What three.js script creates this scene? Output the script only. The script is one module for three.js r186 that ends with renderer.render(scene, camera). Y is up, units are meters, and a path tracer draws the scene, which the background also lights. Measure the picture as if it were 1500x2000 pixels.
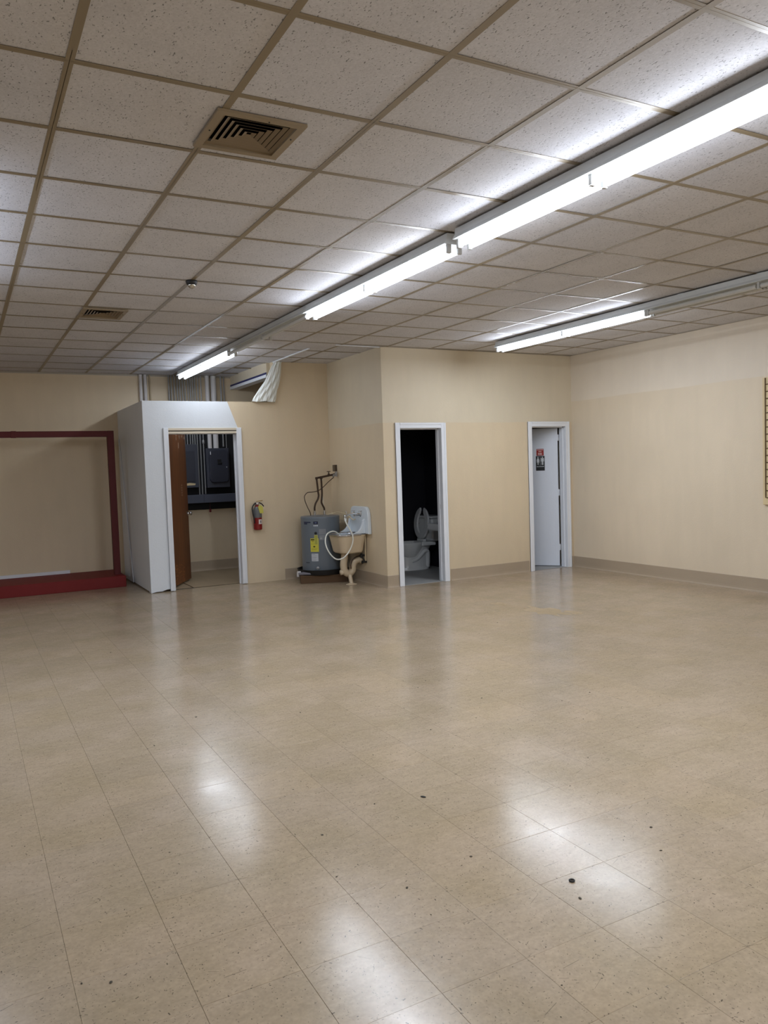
import * as THREE from 'three';
import { mergeGeometries } from 'three/addons/utils/BufferGeometryUtils.js';
import { RoundedBoxGeometry } from 'three/addons/geometries/RoundedBoxGeometry.js';
import { RectAreaLightUniformsLib } from 'three/addons/lights/RectAreaLightUniformsLib.js';

// ---------------------------------------------------------------- camera, exposure, light levels
const scene = new THREE.Scene();
scene.background = new THREE.Color(0, 0, 0);
const camera = new THREE.PerspectiveCamera(66.415, 0.75, 0.05, 60);
camera.rotation.order = 'YXZ';
camera.position.set(0, 1.502, 0);
camera.rotation.set(THREE.MathUtils.degToRad(-3.2554), THREE.MathUtils.degToRad(-28.301), THREE.MathUtils.degToRad(-1.8985));
camera.updateMatrixWorld(true);
scene.add(camera);
RectAreaLightUniformsLib.init();
const renderer = new THREE.WebGLRenderer();
renderer.toneMapping = THREE.LinearToneMapping;
renderer.toneMappingExposure = 1.05;
renderer.shadowMap.enabled = true;
const LAMP_COLOUR = new THREE.Color(0.885, 0.965, 1.085);    // cool white fluorescent
const LAMP_RADIANCE = 40;                                 // of the lit tubes, seen by the room
const SIDE = 0.64;                                         // towards the sides, past the reflector channel
const TUBE_GLOW = 4;                                      // what the eye sees of a tube
const FLOOR_Y = 0, CEIL_Y = 2.98;

// ---------------------------------------------------------------- helpers
let seed = 12345;
const rnd = () => { seed = (seed * 1664525 + 1013904223) >>> 0; return seed / 4294967296; };
const rr = (a, b) => a + (b - a) * rnd();
const used = new Map();
function numbered(name) {
  const n = used.get(name) ?? 0; used.set(name, n + 1);
  return n ? `${name}_${String(n).padStart(3, '0')}` : name;
}
function thing(name, label, category, pos = [0, 0, 0], turn = 0, group) {
  const o = new THREE.Group(); o.name = numbered(name); scene.add(o);
  o.position.set(...pos); o.rotation.y = turn; o.userData = { label, category };
  if (group) o.userData.group = group;
  return o;
}
function part(name, geometry, material, parent, label) {
  const g = Array.isArray(geometry) ? merge(geometry) : geometry;
  const m = new THREE.Mesh(g, material); m.name = name; m.castShadow = m.receiveShadow = true;
  if (label) m.userData.label = label;
  parent.add(m);
  return m;
}
function struct(name, geometry, material, parent = scene) {
  const m = part(name, geometry, material, parent);
  if (parent === scene) m.userData.kind = 'structure';
  return m;
}
function merge(list) {
  return mergeGeometries(list.map((g) => { const h = g.index ? g.toNonIndexed() : g.clone(); for (const k of Object.keys(h.attributes)) if (!['position', 'normal', 'uv'].includes(k)) h.deleteAttribute(k); return h; }), false);
}
function bx(x0, y0, z0, x1, y1, z1) {          // a box whose uv are metres
  const w = x1 - x0, h = y1 - y0, d = z1 - z0, g = new THREE.BoxGeometry(w, h, d), uv = g.attributes.uv, s = [[d, h], [d, h], [w, d], [w, d], [w, h], [w, h]];
  for (let i = 0; i < 24; i++) { const [a, b] = s[i >> 2]; uv.setXY(i, uv.getX(i) * a, uv.getY(i) * b); }
  return g.translate((x0 + x1) / 2, (y0 + y1) / 2, (z0 + z1) / 2);
}
function rb(x0, y0, z0, x1, y1, z1, r = 0.004, s = 2) {
  return new RoundedBoxGeometry(x1 - x0, y1 - y0, z1 - z0, s, r).translate((x0 + x1) / 2, (y0 + y1) / 2, (z0 + z1) / 2);
}
const V = (a) => new THREE.Vector3(...a);
function tube(pts, r, seg = 40, sides = 10, curve = 'centripetal') {
  return new THREE.TubeGeometry(new THREE.CatmullRomCurve3(pts.map(V), false, curve), seg, r, sides, false);
}
function rod(a, b, r, sides = 12) {
  const A = V(a), B = V(b), d = B.clone().sub(A), g = new THREE.CylinderGeometry(r, r, d.length(), sides);
  return g.applyQuaternion(new THREE.Quaternion().setFromUnitVectors(new THREE.Vector3(0, 1, 0), d.normalize())).translate((A.x + B.x) / 2, (A.y + B.y) / 2, (A.z + B.z) / 2);
}
const lathe = (pts, seg = 40) => new THREE.LatheGeometry(pts.map(([x, y]) => new THREE.Vector2(x, y)), seg);
function poly(pts, holes = []) {
  const s = new THREE.Shape(pts.map(([x, y]) => new THREE.Vector2(x, y)));
  for (const h of holes) s.holes.push(new THREE.Path(h.map(([x, y]) => new THREE.Vector2(x, y))));
  return s;
}
const ext = (shape, depth, bevel = 0, o = {}) => new THREE.ExtrudeGeometry(shape, { depth, bevelEnabled: bevel > 0, bevelSize: bevel, bevelThickness: bevel, bevelSegments: 2, curveSegments: 16, ...o });
const wallX = (shape, z, t) => ext(shape, t).translate(0, 0, z - t);                    // faces +z, its face at z
const wallZ = (shape, x, t) => ext(shape, t).rotateY(Math.PI / 2).translate(x, 0, 0);    // shape drawn in (-z, y); faces -x, its face at x
const roundRect = (x0, y0, x1, y1, r) => {
  const s = new THREE.Shape();
  s.moveTo(x0 + r, y0); s.lineTo(x1 - r, y0); s.absarc(x1 - r, y0 + r, r, -Math.PI / 2, 0); s.lineTo(x1, y1 - r); s.absarc(x1 - r, y1 - r, r, 0, Math.PI / 2);
  s.lineTo(x0 + r, y1); s.absarc(x0 + r, y1 - r, r, Math.PI / 2, Math.PI); s.lineTo(x0, y0 + r); s.absarc(x0 + r, y0 + r, r, Math.PI, Math.PI * 1.5);
  return s;
};

// ---------------------------------------------------------------- textures
function hash(x, y, s) { let h = (x * 374761393 + y * 668265263 + s * 974634533) | 0; h = Math.imul(h ^ (h >>> 13), 1274126177); return ((h ^ (h >>> 16)) >>> 0) / 4294967296; }
function vnoise(x, y, px, py, s) {              // value noise that repeats after px, py cells
  const x0 = Math.floor(x), y0 = Math.floor(y), fx = x - x0, fy = y - y0, u = fx * fx * (3 - 2 * fx), v = fy * fy * (3 - 2 * fy);
  const m = (a, n) => ((a % n) + n) % n, a = hash(m(x0, px), m(y0, py), s), b = hash(m(x0 + 1, px), m(y0, py), s), c = hash(m(x0, px), m(y0 + 1, py), s), d = hash(m(x0 + 1, px), m(y0 + 1, py), s);
  return (a + (b - a) * u) * (1 - v) + (c + (d - c) * u) * v;
}
function fbm(u, v, fx, fy, oct, s) { let a = 0, w = 0.5, t = 0; for (let i = 0; i < oct; i++) { a += w * vnoise(u * fx, v * fy, fx, fy, s + i); t += w; w *= 0.5; fx *= 2; fy *= 2; } return a / t; }
function dataTex(n, fn, srgb, m = n) {
  const d = new Uint8Array(n * m * 4);
  for (let j = 0; j < m; j++) for (let i = 0; i < n; i++) { const c = fn(i / n, j / m, i, j), o = (j * n + i) * 4; for (let k = 0; k < 3; k++) d[o + k] = Math.max(0, Math.min(255, Array.isArray(c) ? c[k] : c)); d[o + 3] = 255; }
  const t = new THREE.DataTexture(d, n, m); t.wrapS = t.wrapT = THREE.RepeatWrapping; t.magFilter = THREE.LinearFilter; t.minFilter = THREE.LinearMipmapLinearFilter;
  if (srgb) t.colorSpace = THREE.SRGBColorSpace;
  t.needsUpdate = true;
  return t;
}
function canvasTex(w, h, draw) {
  const c = document.createElement('canvas'); c.width = w; c.height = h; draw(c.getContext('2d'), w, h);
  const t = new THREE.CanvasTexture(c); t.colorSpace = THREE.SRGBColorSpace; return t;
}
// marks scattered over a square field of n cells: short strokes that wrap round
function strokes(n, list) {
  const f = new Float32Array(n * n);
  for (const [x, y, len, ang, wid, val] of list) {
    const steps = Math.max(1, Math.ceil(len));
    for (let s = 0; s <= steps; s++) {
      const cx = x + Math.cos(ang) * (s - steps / 2) * (len / steps), cy = y + Math.sin(ang) * (s - steps / 2) * (len / steps), R = Math.ceil(wid);
      for (let j = -R; j <= R; j++) for (let i = -R; i <= R; i++) {
        const px = Math.round(cx) + i, py = Math.round(cy) + j, dd = Math.hypot(px - cx, py - cy), k = Math.max(0, 1 - dd / wid) * val, o = (((py % n) + n) % n) * n + (((px % n) + n) % n);
        if (k > f[o]) f[o] = k;
      }
    }
  }
  return f;
}
// vinyl composition floor tile: 4 x 4 tiles of 0.3048 m to one repeat
const FN = 2048;
const floorMarks = (() => {
  const l = [];
  for (let i = 0; i < 3400; i++) l.push([rnd() * FN, rnd() * FN, rr(0, 7), rr(0, 3.14), rr(1.4, 3.2), rr(0.15, 0.6)]);
  for (let i = 0; i < 420; i++) l.push([rnd() * FN, rnd() * FN, rr(2, 14), rr(0, 3.14), rr(2, 4.5), rr(0.25, 0.75)]);
  for (let i = 0; i < 34; i++) l.push([rnd() * FN, rnd() * FN, rr(30, 120), rr(-0.5, 0.9), rr(1.5, 3), rr(0.2, 0.5)]);
  return strokes(FN, l);
})();
const floorMap = dataTex(FN, (u, v, i, j) => {
  const big = fbm(u, v, 5, 5, 4, 3) - 0.5, streak = fbm(u + 0.02 * fbm(u, v, 9, 9, 2, 77), v, 26, 70, 3, 11) - 0.5, chip = fbm(u, v, 150, 150, 2, 23) - 0.5, m = floorMarks[j * FN + i];
  const l = 1 + big * 0.10 + streak * 0.08 + chip * 0.10, k = 1 - m * 0.85;
  return [169 * l * k, 151 * l * k, (127 + big * 8) * l * k];
}, true);
const floorRough = dataTex(1024, (u, v) => { const a = fbm(u, v, 7, 7, 5, 41), b = fbm(u, v, 60, 22, 3, 43); return 255 * (0.125 + 0.09 * a + 0.05 * b); });
const floorBump = dataTex(1024, (u, v) => 255 * (0.6 * fbm(u, v, 16, 16, 3, 51) + 0.4 * fbm(u, v, 90, 60, 2, 57)));
// mineral fibre ceiling tile: two tiles to one repeat
const CN = 1024;
const ceilMarks = (() => {
  const l = [];
  for (let i = 0; i < 5200; i++) l.push([rnd() * CN, rnd() * CN, rr(0, 2), rr(0, 3.14), rr(0.8, 1.5), rr(0.25, 0.8)]);
  for (let i = 0; i < 1500; i++) l.push([rnd() * CN, rnd() * CN, rr(1, 7), rr(1.0, 2.1), rr(1.3, 2.6), rr(0.5, 1)]);
  return strokes(CN, l);
})();
const ceilMap = dataTex(CN, (u, v, i, j) => { const a = fbm(u, v, 6, 6, 4, 61) - 0.5, b = fbm(u, v, 160, 160, 2, 67) - 0.5, k = (1 + a * 0.06 + b * 0.08) * (1 - 0.62 * ceilMarks[j * CN + i]); return [209 * k, 208 * k, 213 * k]; }, true);
const ceilBump = dataTex(CN, (u, v, i, j) => 255 * (0.75 + 0.25 * (fbm(u, v, 120, 120, 3, 71) - 0.5) - 0.7 * ceilMarks[j * CN + i]));
const paintBump = dataTex(512, (u, v) => 255 * fbm(u, v, 70, 70, 3, 81));
const paintTone = (r, g, b, s, amt = 0.05) => dataTex(512, (u, v) => { const k = 1 + (fbm(u, v, 3, 3, 5, s) - 0.5) * amt * 2 + (fbm(u, v, 40, 8, 2, s + 9) - 0.5) * amt * 0.5; return [r * k, g * k, b * k]; }, true);
for (const t of [paintBump]) t.repeat.set(2.2, 2.2);
for (const t of [floorMap, floorRough, floorBump]) t.repeat.set(1 / 1.2192, 1 / 1.2192);
for (const t of [ceilMap, ceilBump]) t.repeat.set(1 / 1.22, 1 / 1.22);

// ---------------------------------------------------------------- materials
const rgb = (r, g, b) => new THREE.Color(`rgb(${r},${g},${b})`);
const std = (c, roughness = 0.6, o = {}) => new THREE.MeshStandardMaterial({ color: rgb(...c), roughness, ...o });
const paint = (r, g, b, s, rough = 0.55, amt = 0.04) => { const map = paintTone(r, g, b, s, amt); map.repeat.set(0.33, 0.33); return new THREE.MeshStandardMaterial({ map, roughness: rough, bumpMap: paintBump, bumpScale: 0.0008 }); };
const M = {
  tanLow: paint(214, 196, 166, 101), tanHigh: paint(216, 203, 178, 103), tanRight: paint(219, 203, 178, 105), tanRightHigh: paint(221, 208, 189, 107),
  rear: paint(214, 196, 166, 111), back: paint(214, 196, 166, 113),
  white: paint(226, 231, 236, 115, 0.5, 0.02), trim: std([228, 231, 236], 0.38), trimCream: std([214, 203, 182], 0.5), doorWhite: paint(214, 219, 228, 117, 0.42, 0.02),
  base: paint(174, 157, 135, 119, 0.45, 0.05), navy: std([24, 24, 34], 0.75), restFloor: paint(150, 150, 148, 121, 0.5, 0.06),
  slab: std([58, 48, 38], 0.9), plenum: std([40, 38, 36], 0.95), tee: std([141, 126, 101], 0.34), angle: std([176, 166, 150], 0.34),
  fixture: std([205, 208, 208], 0.4), holder: std([190, 190, 188], 0.5), deadTube: std([196, 196, 192], 0.25),
  litTube: new THREE.MeshStandardMaterial({ color: rgb(240, 240, 240), emissive: LAMP_COLOUR, emissiveIntensity: TUBE_GLOW, roughness: 0.3 }),
  red: std([118, 9, 8], 0.62), redDark: std([86, 8, 9], 0.62), redFire: std([128, 18, 16], 0.32), black: std([14, 14, 16], 0.5), blackBoard: std([17, 17, 20], 0.8),
  panelGrey: std([56, 59, 70], 0.48), panelDark: std([43, 46, 58], 0.46), trough: std([72, 76, 90], 0.5), galv: std([150, 150, 150], 0.42, { metalness: 0.55 }), pvc: std([206, 202, 200], 0.45),
  chrome: std([215, 216, 218], 0.14, { metalness: 1 }), steel: std([190, 190, 192], 0.26, { metalness: 1 }), brass: std([176, 150, 96], 0.3, { metalness: 0.9 }), copper: std([62, 44, 30], 0.5, { metalness: 0.3 }),
  heater: std([106, 114, 122], 0.42), porcelain: std([214, 222, 228], 0.16), china: std([226, 228, 228], 0.12), enamel: std([203, 184, 155], 0.35), hose: std([226, 226, 216], 0.4), hoseTan: std([214, 196, 160], 0.5),
  wood: std([88, 64, 40], 0.75), duct: std([12, 12, 14], 0.9), diffuser: std([146, 129, 103], 0.4), diffuserDark: std([128, 110, 84], 0.42), yellow: std([196, 190, 84], 0.6), labelWhite: std([214, 216, 220], 0.5),
  pale: std([214, 193, 150], 0.6), rodBrown: std([96, 76, 48], 0.4, { metalness: 0.4 }), blue: std([30, 34, 92], 0.6), cloth: new THREE.MeshPhysicalMaterial({ color: rgb(232, 234, 228), roughness: 0.9, sheen: 0.3, sheenRoughness: 0.6, side: THREE.DoubleSide }),
  ply: paint(142, 124, 98, 125, 0.6, 0.12), dust: std([74, 66, 54], 0.9), rubber: std([28, 27, 25], 0.6),
};
const doorWood = (() => {
  const map = canvasTex(512, 1024, (c, w, h) => {
    const im = c.createImageData(w, h);
    for (let j = 0; j < h; j++) for (let i = 0; i < w; i++) {
      const u = i / w, v = j / h, g = fbm(u + 0.03 * fbm(u, v, 4, 6, 3, 201), v * 0.5, 60, 3, 4, 205), b = fbm(u, v, 7, 3, 4, 207), k = 0.72 + 0.42 * g + 0.22 * (b - 0.5), o = (j * w + i) * 4;
      im.data[o] = 118 * k; im.data[o + 1] = 70 * k; im.data[o + 2] = 36 * k; im.data[o + 3] = 255;
    }
    c.putImageData(im, 0, 0);
    c.fillStyle = 'rgba(178,112,58,0.5)';                                                     // worn finish along the kick edge
    for (let i = 0; i < 90; i++) c.fillRect(rr(0, 300), rr(880, 1020), rr(4, 40), rr(2, 10));
    c.fillStyle = 'rgba(200,180,160,0.75)';                                                   // tape residue at the head of the door
    for (let i = 0; i < 7; i++) c.fillRect(rr(210, 500), rr(2, 26), rr(8, 18), rr(10, 26));
    c.fillRect(300, 62, 18, 38);
    c.fillStyle = 'rgba(190,160,140,0.55)';                                                   // a faded vertical line of letters that cannot be read
    for (let i = 0; i < 5; i++) { c.fillRect(330, 350 + i * 17, 40, 11); c.clearRect(0, 0, 0, 0); }
  });
  return new THREE.MeshStandardMaterial({ map, roughness: 0.45 });
})();

// ---------------------------------------------------------------- which cells of a grid the camera sees best
const view = new THREE.Matrix4().multiplyMatrices(camera.projectionMatrix, camera.matrixWorldInverse);
function inView(x, y, z, m = 1.03) { const p = new THREE.Vector4(x, y, z, 1).applyMatrix4(view); return p.w > 0.1 && Math.abs(p.x) < m * p.w && Math.abs(p.y) < m * p.w; }
function cellSeen(c, y) { return [0, 0.5, 1].some((a) => [0, 0.5, 1].some((b) => inView(c.x0 + (c.x1 - c.x0) * a, y, c.z0 + (c.z1 - c.z0) * b, 1.0))); }
function split(cells, y, most) {
  const score = (c) => Math.hypot((c.x0 + c.x1) / 2, (c.z0 + c.z1) / 2), seen = cells.filter((c) => !c.hidden && cellSeen(c, y)).sort((a, b) => score(a) - score(b)), near = new Set(seen.slice(0, most));
  return [[...near], cells.filter((c) => !near.has(c))];
}

// ---------------------------------------------------------------- floor: slab and vinyl tiles
const XL = -5.6, XR = 7.65, ZN = 3.0, ZB = -11.87, Z1 = -8.52, Z2 = -10.12, XS = 4.61, XC = 2.05;
const FT = 0.3048;
{
  const floor = struct('floor', bx(XL - 0.15, -0.15, ZB - 0.15, XR + 0.15, -0.0035, ZN + 0.15), M.slab);
  const tone = [[255, 255, 255], [252, 252, 251], [249, 249, 248], [255, 254, 251]].map((c) => new THREE.MeshPhysicalMaterial({ color: rgb(...c), map: floorMap, roughnessMap: floorRough, roughness: 1, bumpMap: floorBump, bumpScale: 0.00026, specularIntensity: 0.7 }));
  const patch = new THREE.MeshPhysicalMaterial({ color: rgb(255, 250, 236), map: floorMap, roughness: 0.6, bumpMap: floorBump, bumpScale: 0.0006 });
  function tileGeo(w, d, gap, u0, v0) {          // chamfered top, its uv a window of the texture
    const a = w / 2 - gap, b = d / 2 - gap, c = 0.0005, P = [], U = [], q = (...p) => { for (const k of [0, 1, 2, 0, 2, 3]) { P.push(...p[k]); U.push(u0 + p[k][0], v0 + p[k][2]); } };
    const r = (h, e) => [[-a + e, h, b - e], [a - e, h, b - e], [a - e, h, -b + e], [-a + e, h, -b + e]], t = r(0, c), m = r(-0.0006, 0), l = r(-0.0032, 0);
    q(...t); for (let k = 0; k < 4; k++) { const n = (k + 1) % 4; q(m[k], m[n], t[n], t[k]); q(l[k], l[n], m[n], m[k]); }
    const g = new THREE.BufferGeometry(); g.setAttribute('position', new THREE.Float32BufferAttribute(P, 3)); g.setAttribute('uv', new THREE.Float32BufferAttribute(U, 2)); g.computeVertexNormals(); return g;
  }
  const kinds = []; for (let i = 0; i < 16; i++) kinds.push(tileGeo(FT, FT, [0.0002, 0.0004, 0.0003, 0.0005][(i * 7) % 4], (i % 4) * FT + FT / 2, (i >> 2) * FT + FT / 2));
  const cells = [];
  for (let i = -20; i < 25; i++) for (let k = -15; k < 34; k++) {
    const x0 = 0.21 + i * FT, z1 = -1.531 - k * FT, c = { x0, x1: x0 + FT, z0: z1 - FT, z1 };
    if (c.x1 < XL || c.x0 > XR || c.z1 < ZB || c.z0 > ZN) continue;
    c.kind = (((i % 4) + 4) % 4) + 4 * (3 - (((k % 4) + 4) % 4)); c.tone = Math.floor(rnd() * 4); c.turn = 0;
    c.hidden = (c.x0 > XS && c.z0 < Z1 - 0.1) || c.z1 < Z2;
    cells.push(c);
  }
  const [near, rest] = split(cells, 0, 300);
  const place = (c) => new THREE.Matrix4().makeRotationY(c.turn * Math.PI / 2).setPosition((c.x0 + c.x1) / 2, 0, (c.z0 + c.z1) / 2);
  near.forEach((c, i) => { const m = part(i ? `tile_${String(i).padStart(3, '0')}` : 'tile', kinds[c.kind], tone[c.tone], floor); m.position.set((c.x0 + c.x1) / 2, 0, (c.z0 + c.z1) / 2); m.rotation.y = c.turn * Math.PI / 2; });
  for (let t = 0; t < 4; t++) { const l = rest.filter((c) => c.tone === t).map((c) => kinds[c.kind].clone().applyMatrix4(place(c))); const m = part(t ? `far_tiles_${String(t).padStart(3, '0')}` : 'far_tiles', l, tone[t], floor); m.userData.kind = 'stuff'; }
  // scraped mastic left where a tile has lost its face, mid floor towards the right-hand door
  const blot = (cx, cz, r, n) => { const p = []; for (let i = 0; i < n; i++) { const a = i / n * 6.283, k = r * rr(0.55, 1.15); p.push([cx + Math.cos(a) * k * 0.75, -(cz + Math.sin(a) * k * 1.6)]); } return ext(poly(p), 0.0008).rotateX(-Math.PI / 2); };
  part('scraped_patch', [blot(5.12, -6.15, 0.2, 22), blot(5.0, -6.75, 0.1, 17), blot(5.28, -5.9, 0.08, 15)].map((g) => g.translate(0, -0.0003, 0)), patch, floor);
}

// ---------------------------------------------------------------- ceiling: slab, mineral tiles, tee grid
const TX = 0.61, TZ = 0.603, gx = (i) => 0.423 + i * TX, gz = (k) => -3.029 - k * TZ;
{
  const ceiling = struct('ceiling', bx(XL - 0.15, CEIL_Y + 0.25, ZB - 0.15, XR + 0.15, CEIL_Y + 0.37, ZN + 0.15), M.plenum);
  const mats = [[255, 255, 255], [249, 248, 246], [252, 250, 246]].map((c) => new THREE.MeshStandardMaterial({ color: rgb(...c), map: ceilMap, roughness: 0.92, bumpMap: ceilBump, bumpScale: 0.0016 }));
  const geo = (w, d, u0, v0, hole) => {
    const list = hole ? [[0, 0, hole[0], d], [hole[2], 0, w, d], [hole[0], 0, hole[2], hole[1]], [hole[0], hole[3], hole[2], d]] : [[0, 0, w, d]];
    return merge(list.map(([a, b, c, e]) => { const g = bx(a, 0, b, c, 0.016, e), p = g.attributes.position, uv = g.attributes.uv; for (let i = 8; i < 16; i++) uv.setXY(i, u0 + p.getX(i), v0 + p.getZ(i)); return g; })).translate(-w / 2, 0, -d / 2);
  };
  const W = TX - 0.012, D = TZ - 0.012, kinds = []; for (let i = 0; i < 8; i++) kinds.push(geo(W, D, (i % 4) * 0.31 + i * 0.07, (i >> 2) * 0.37 + i * 0.11));
  const cells = [];
  for (let i = -11; i < 12; i++) for (let k = -10; k < 15; k++) {
    const c = { x0: gx(i), x1: gx(i + 1), z1: gz(k), z0: gz(k + 1), kind: Math.floor(rnd() * 8), m: Math.floor(rnd() * 3), turn: rnd() < 0.5 ? 0 : Math.PI, dy: rr(0.0005, 0.003), tx: rr(-0.0012, 0.0012), tz: rr(-0.0012, 0.0012), i, k };
    c.x0 = Math.max(c.x0, XL); c.x1 = Math.min(c.x1, XR); c.z0 = Math.max(c.z0, ZB); c.z1 = Math.min(c.z1, ZN);
    if (c.x1 - c.x0 < 0.05 || c.z1 - c.z0 < 0.05) continue;
    c.hidden = (c.x0 > XS && c.z1 < Z1 - 0.1) || (c.x0 > 4.2 && c.z1 < Z2);
    if (i === 1 && (k === 0 || k === 7)) c.hole = k === 0 ? [1.045 - gx(1), -3.51 - gz(1), 1.355 - gx(1), -3.20 - gz(1)] : [1.055 - gx(1), -7.675 - gz(8), 1.365 - gx(1), -7.325 - gz(8)];
    if (c.hole) c.hole = c.hole.map((v) => v - 0.006);
    if ((i === 4 && k === 14) || (i === 5 && k === 13) || (i === 5 && k === 12)) { c.tx = 0.012; c.tz = -0.008; c.dy = 0.008; }     // tiles not seated by the torn opening
    const full = Math.abs(c.x1 - c.x0 - TX) < 1e-6 && Math.abs(c.z1 - c.z0 - TZ) < 1e-6;
    c.geo = c.hole ? geo(W, D, 0.2, 0.3, c.hole) : full ? kinds[c.kind] : geo(c.x1 - c.x0 - 0.012, c.z1 - c.z0 - 0.012, i * 0.13, k * 0.17);
    if (c.hole) c.turn = 0;
    cells.push(c);
  }
  const [near, rest] = split(cells, CEIL_Y, 300);
  const dummy = new THREE.Object3D(), pose = (o, c) => { o.position.set((c.x0 + c.x1) / 2, CEIL_Y + 0.0015 + c.dy, (c.z0 + c.z1) / 2); o.rotation.set(c.tx, c.turn, c.tz); };
  near.forEach((c, n) => pose(part(n ? `tile_${String(n).padStart(3, '0')}` : 'tile', c.geo, mats[c.m], ceiling), c));
  const far = part('far_tiles', rest.map((c) => { pose(dummy, c); dummy.updateMatrix(); return c.geo.clone().applyMatrix4(dummy.matrix); }), mats[0], ceiling); far.userData.kind = 'stuff';
  const T = (a, b, along) => {                   // an inverted tee: flange and web
    const [x0, x1, z0, z1] = along === 'z' ? [a - 0.0155, a + 0.0155, b[0], b[1]] : [b[0], b[1], a - 0.0155, a + 0.0155];
    return along === 'z' ? [bx(x0, CEIL_Y, z0, x1, CEIL_Y + 0.0012, z1), bx(a - 0.001, CEIL_Y, z0, a + 0.001, CEIL_Y + 0.036, z1)] : [bx(x0, CEIL_Y + 0.0003, z0, x1, CEIL_Y + 0.0014, z1), bx(x0, CEIL_Y, a - 0.001, x1, CEIL_Y + 0.03, a + 0.001)];
  };
  let n = 0, c = 0;
  for (let i = -9; i < 12; i++) {
    const x = gx(i), runs = i === 1 ? [[ZB, -7.70], [-7.30, -3.54], [-3.17, ZN]] : [[ZB, ZN]];
    part(n++ ? `main_tee_${String(n - 1).padStart(3, '0')}` : 'main_tee', runs.flatMap((r) => T(x, r, 'z')), M.tee, ceiling);
  }
  for (let k = -9; k < 15; k++) part(c++ ? `cross_tee_${String(c - 1).padStart(3, '0')}` : 'cross_tee', T(gz(k), [XL, XR], 'x'), M.tee, ceiling);
}

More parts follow.
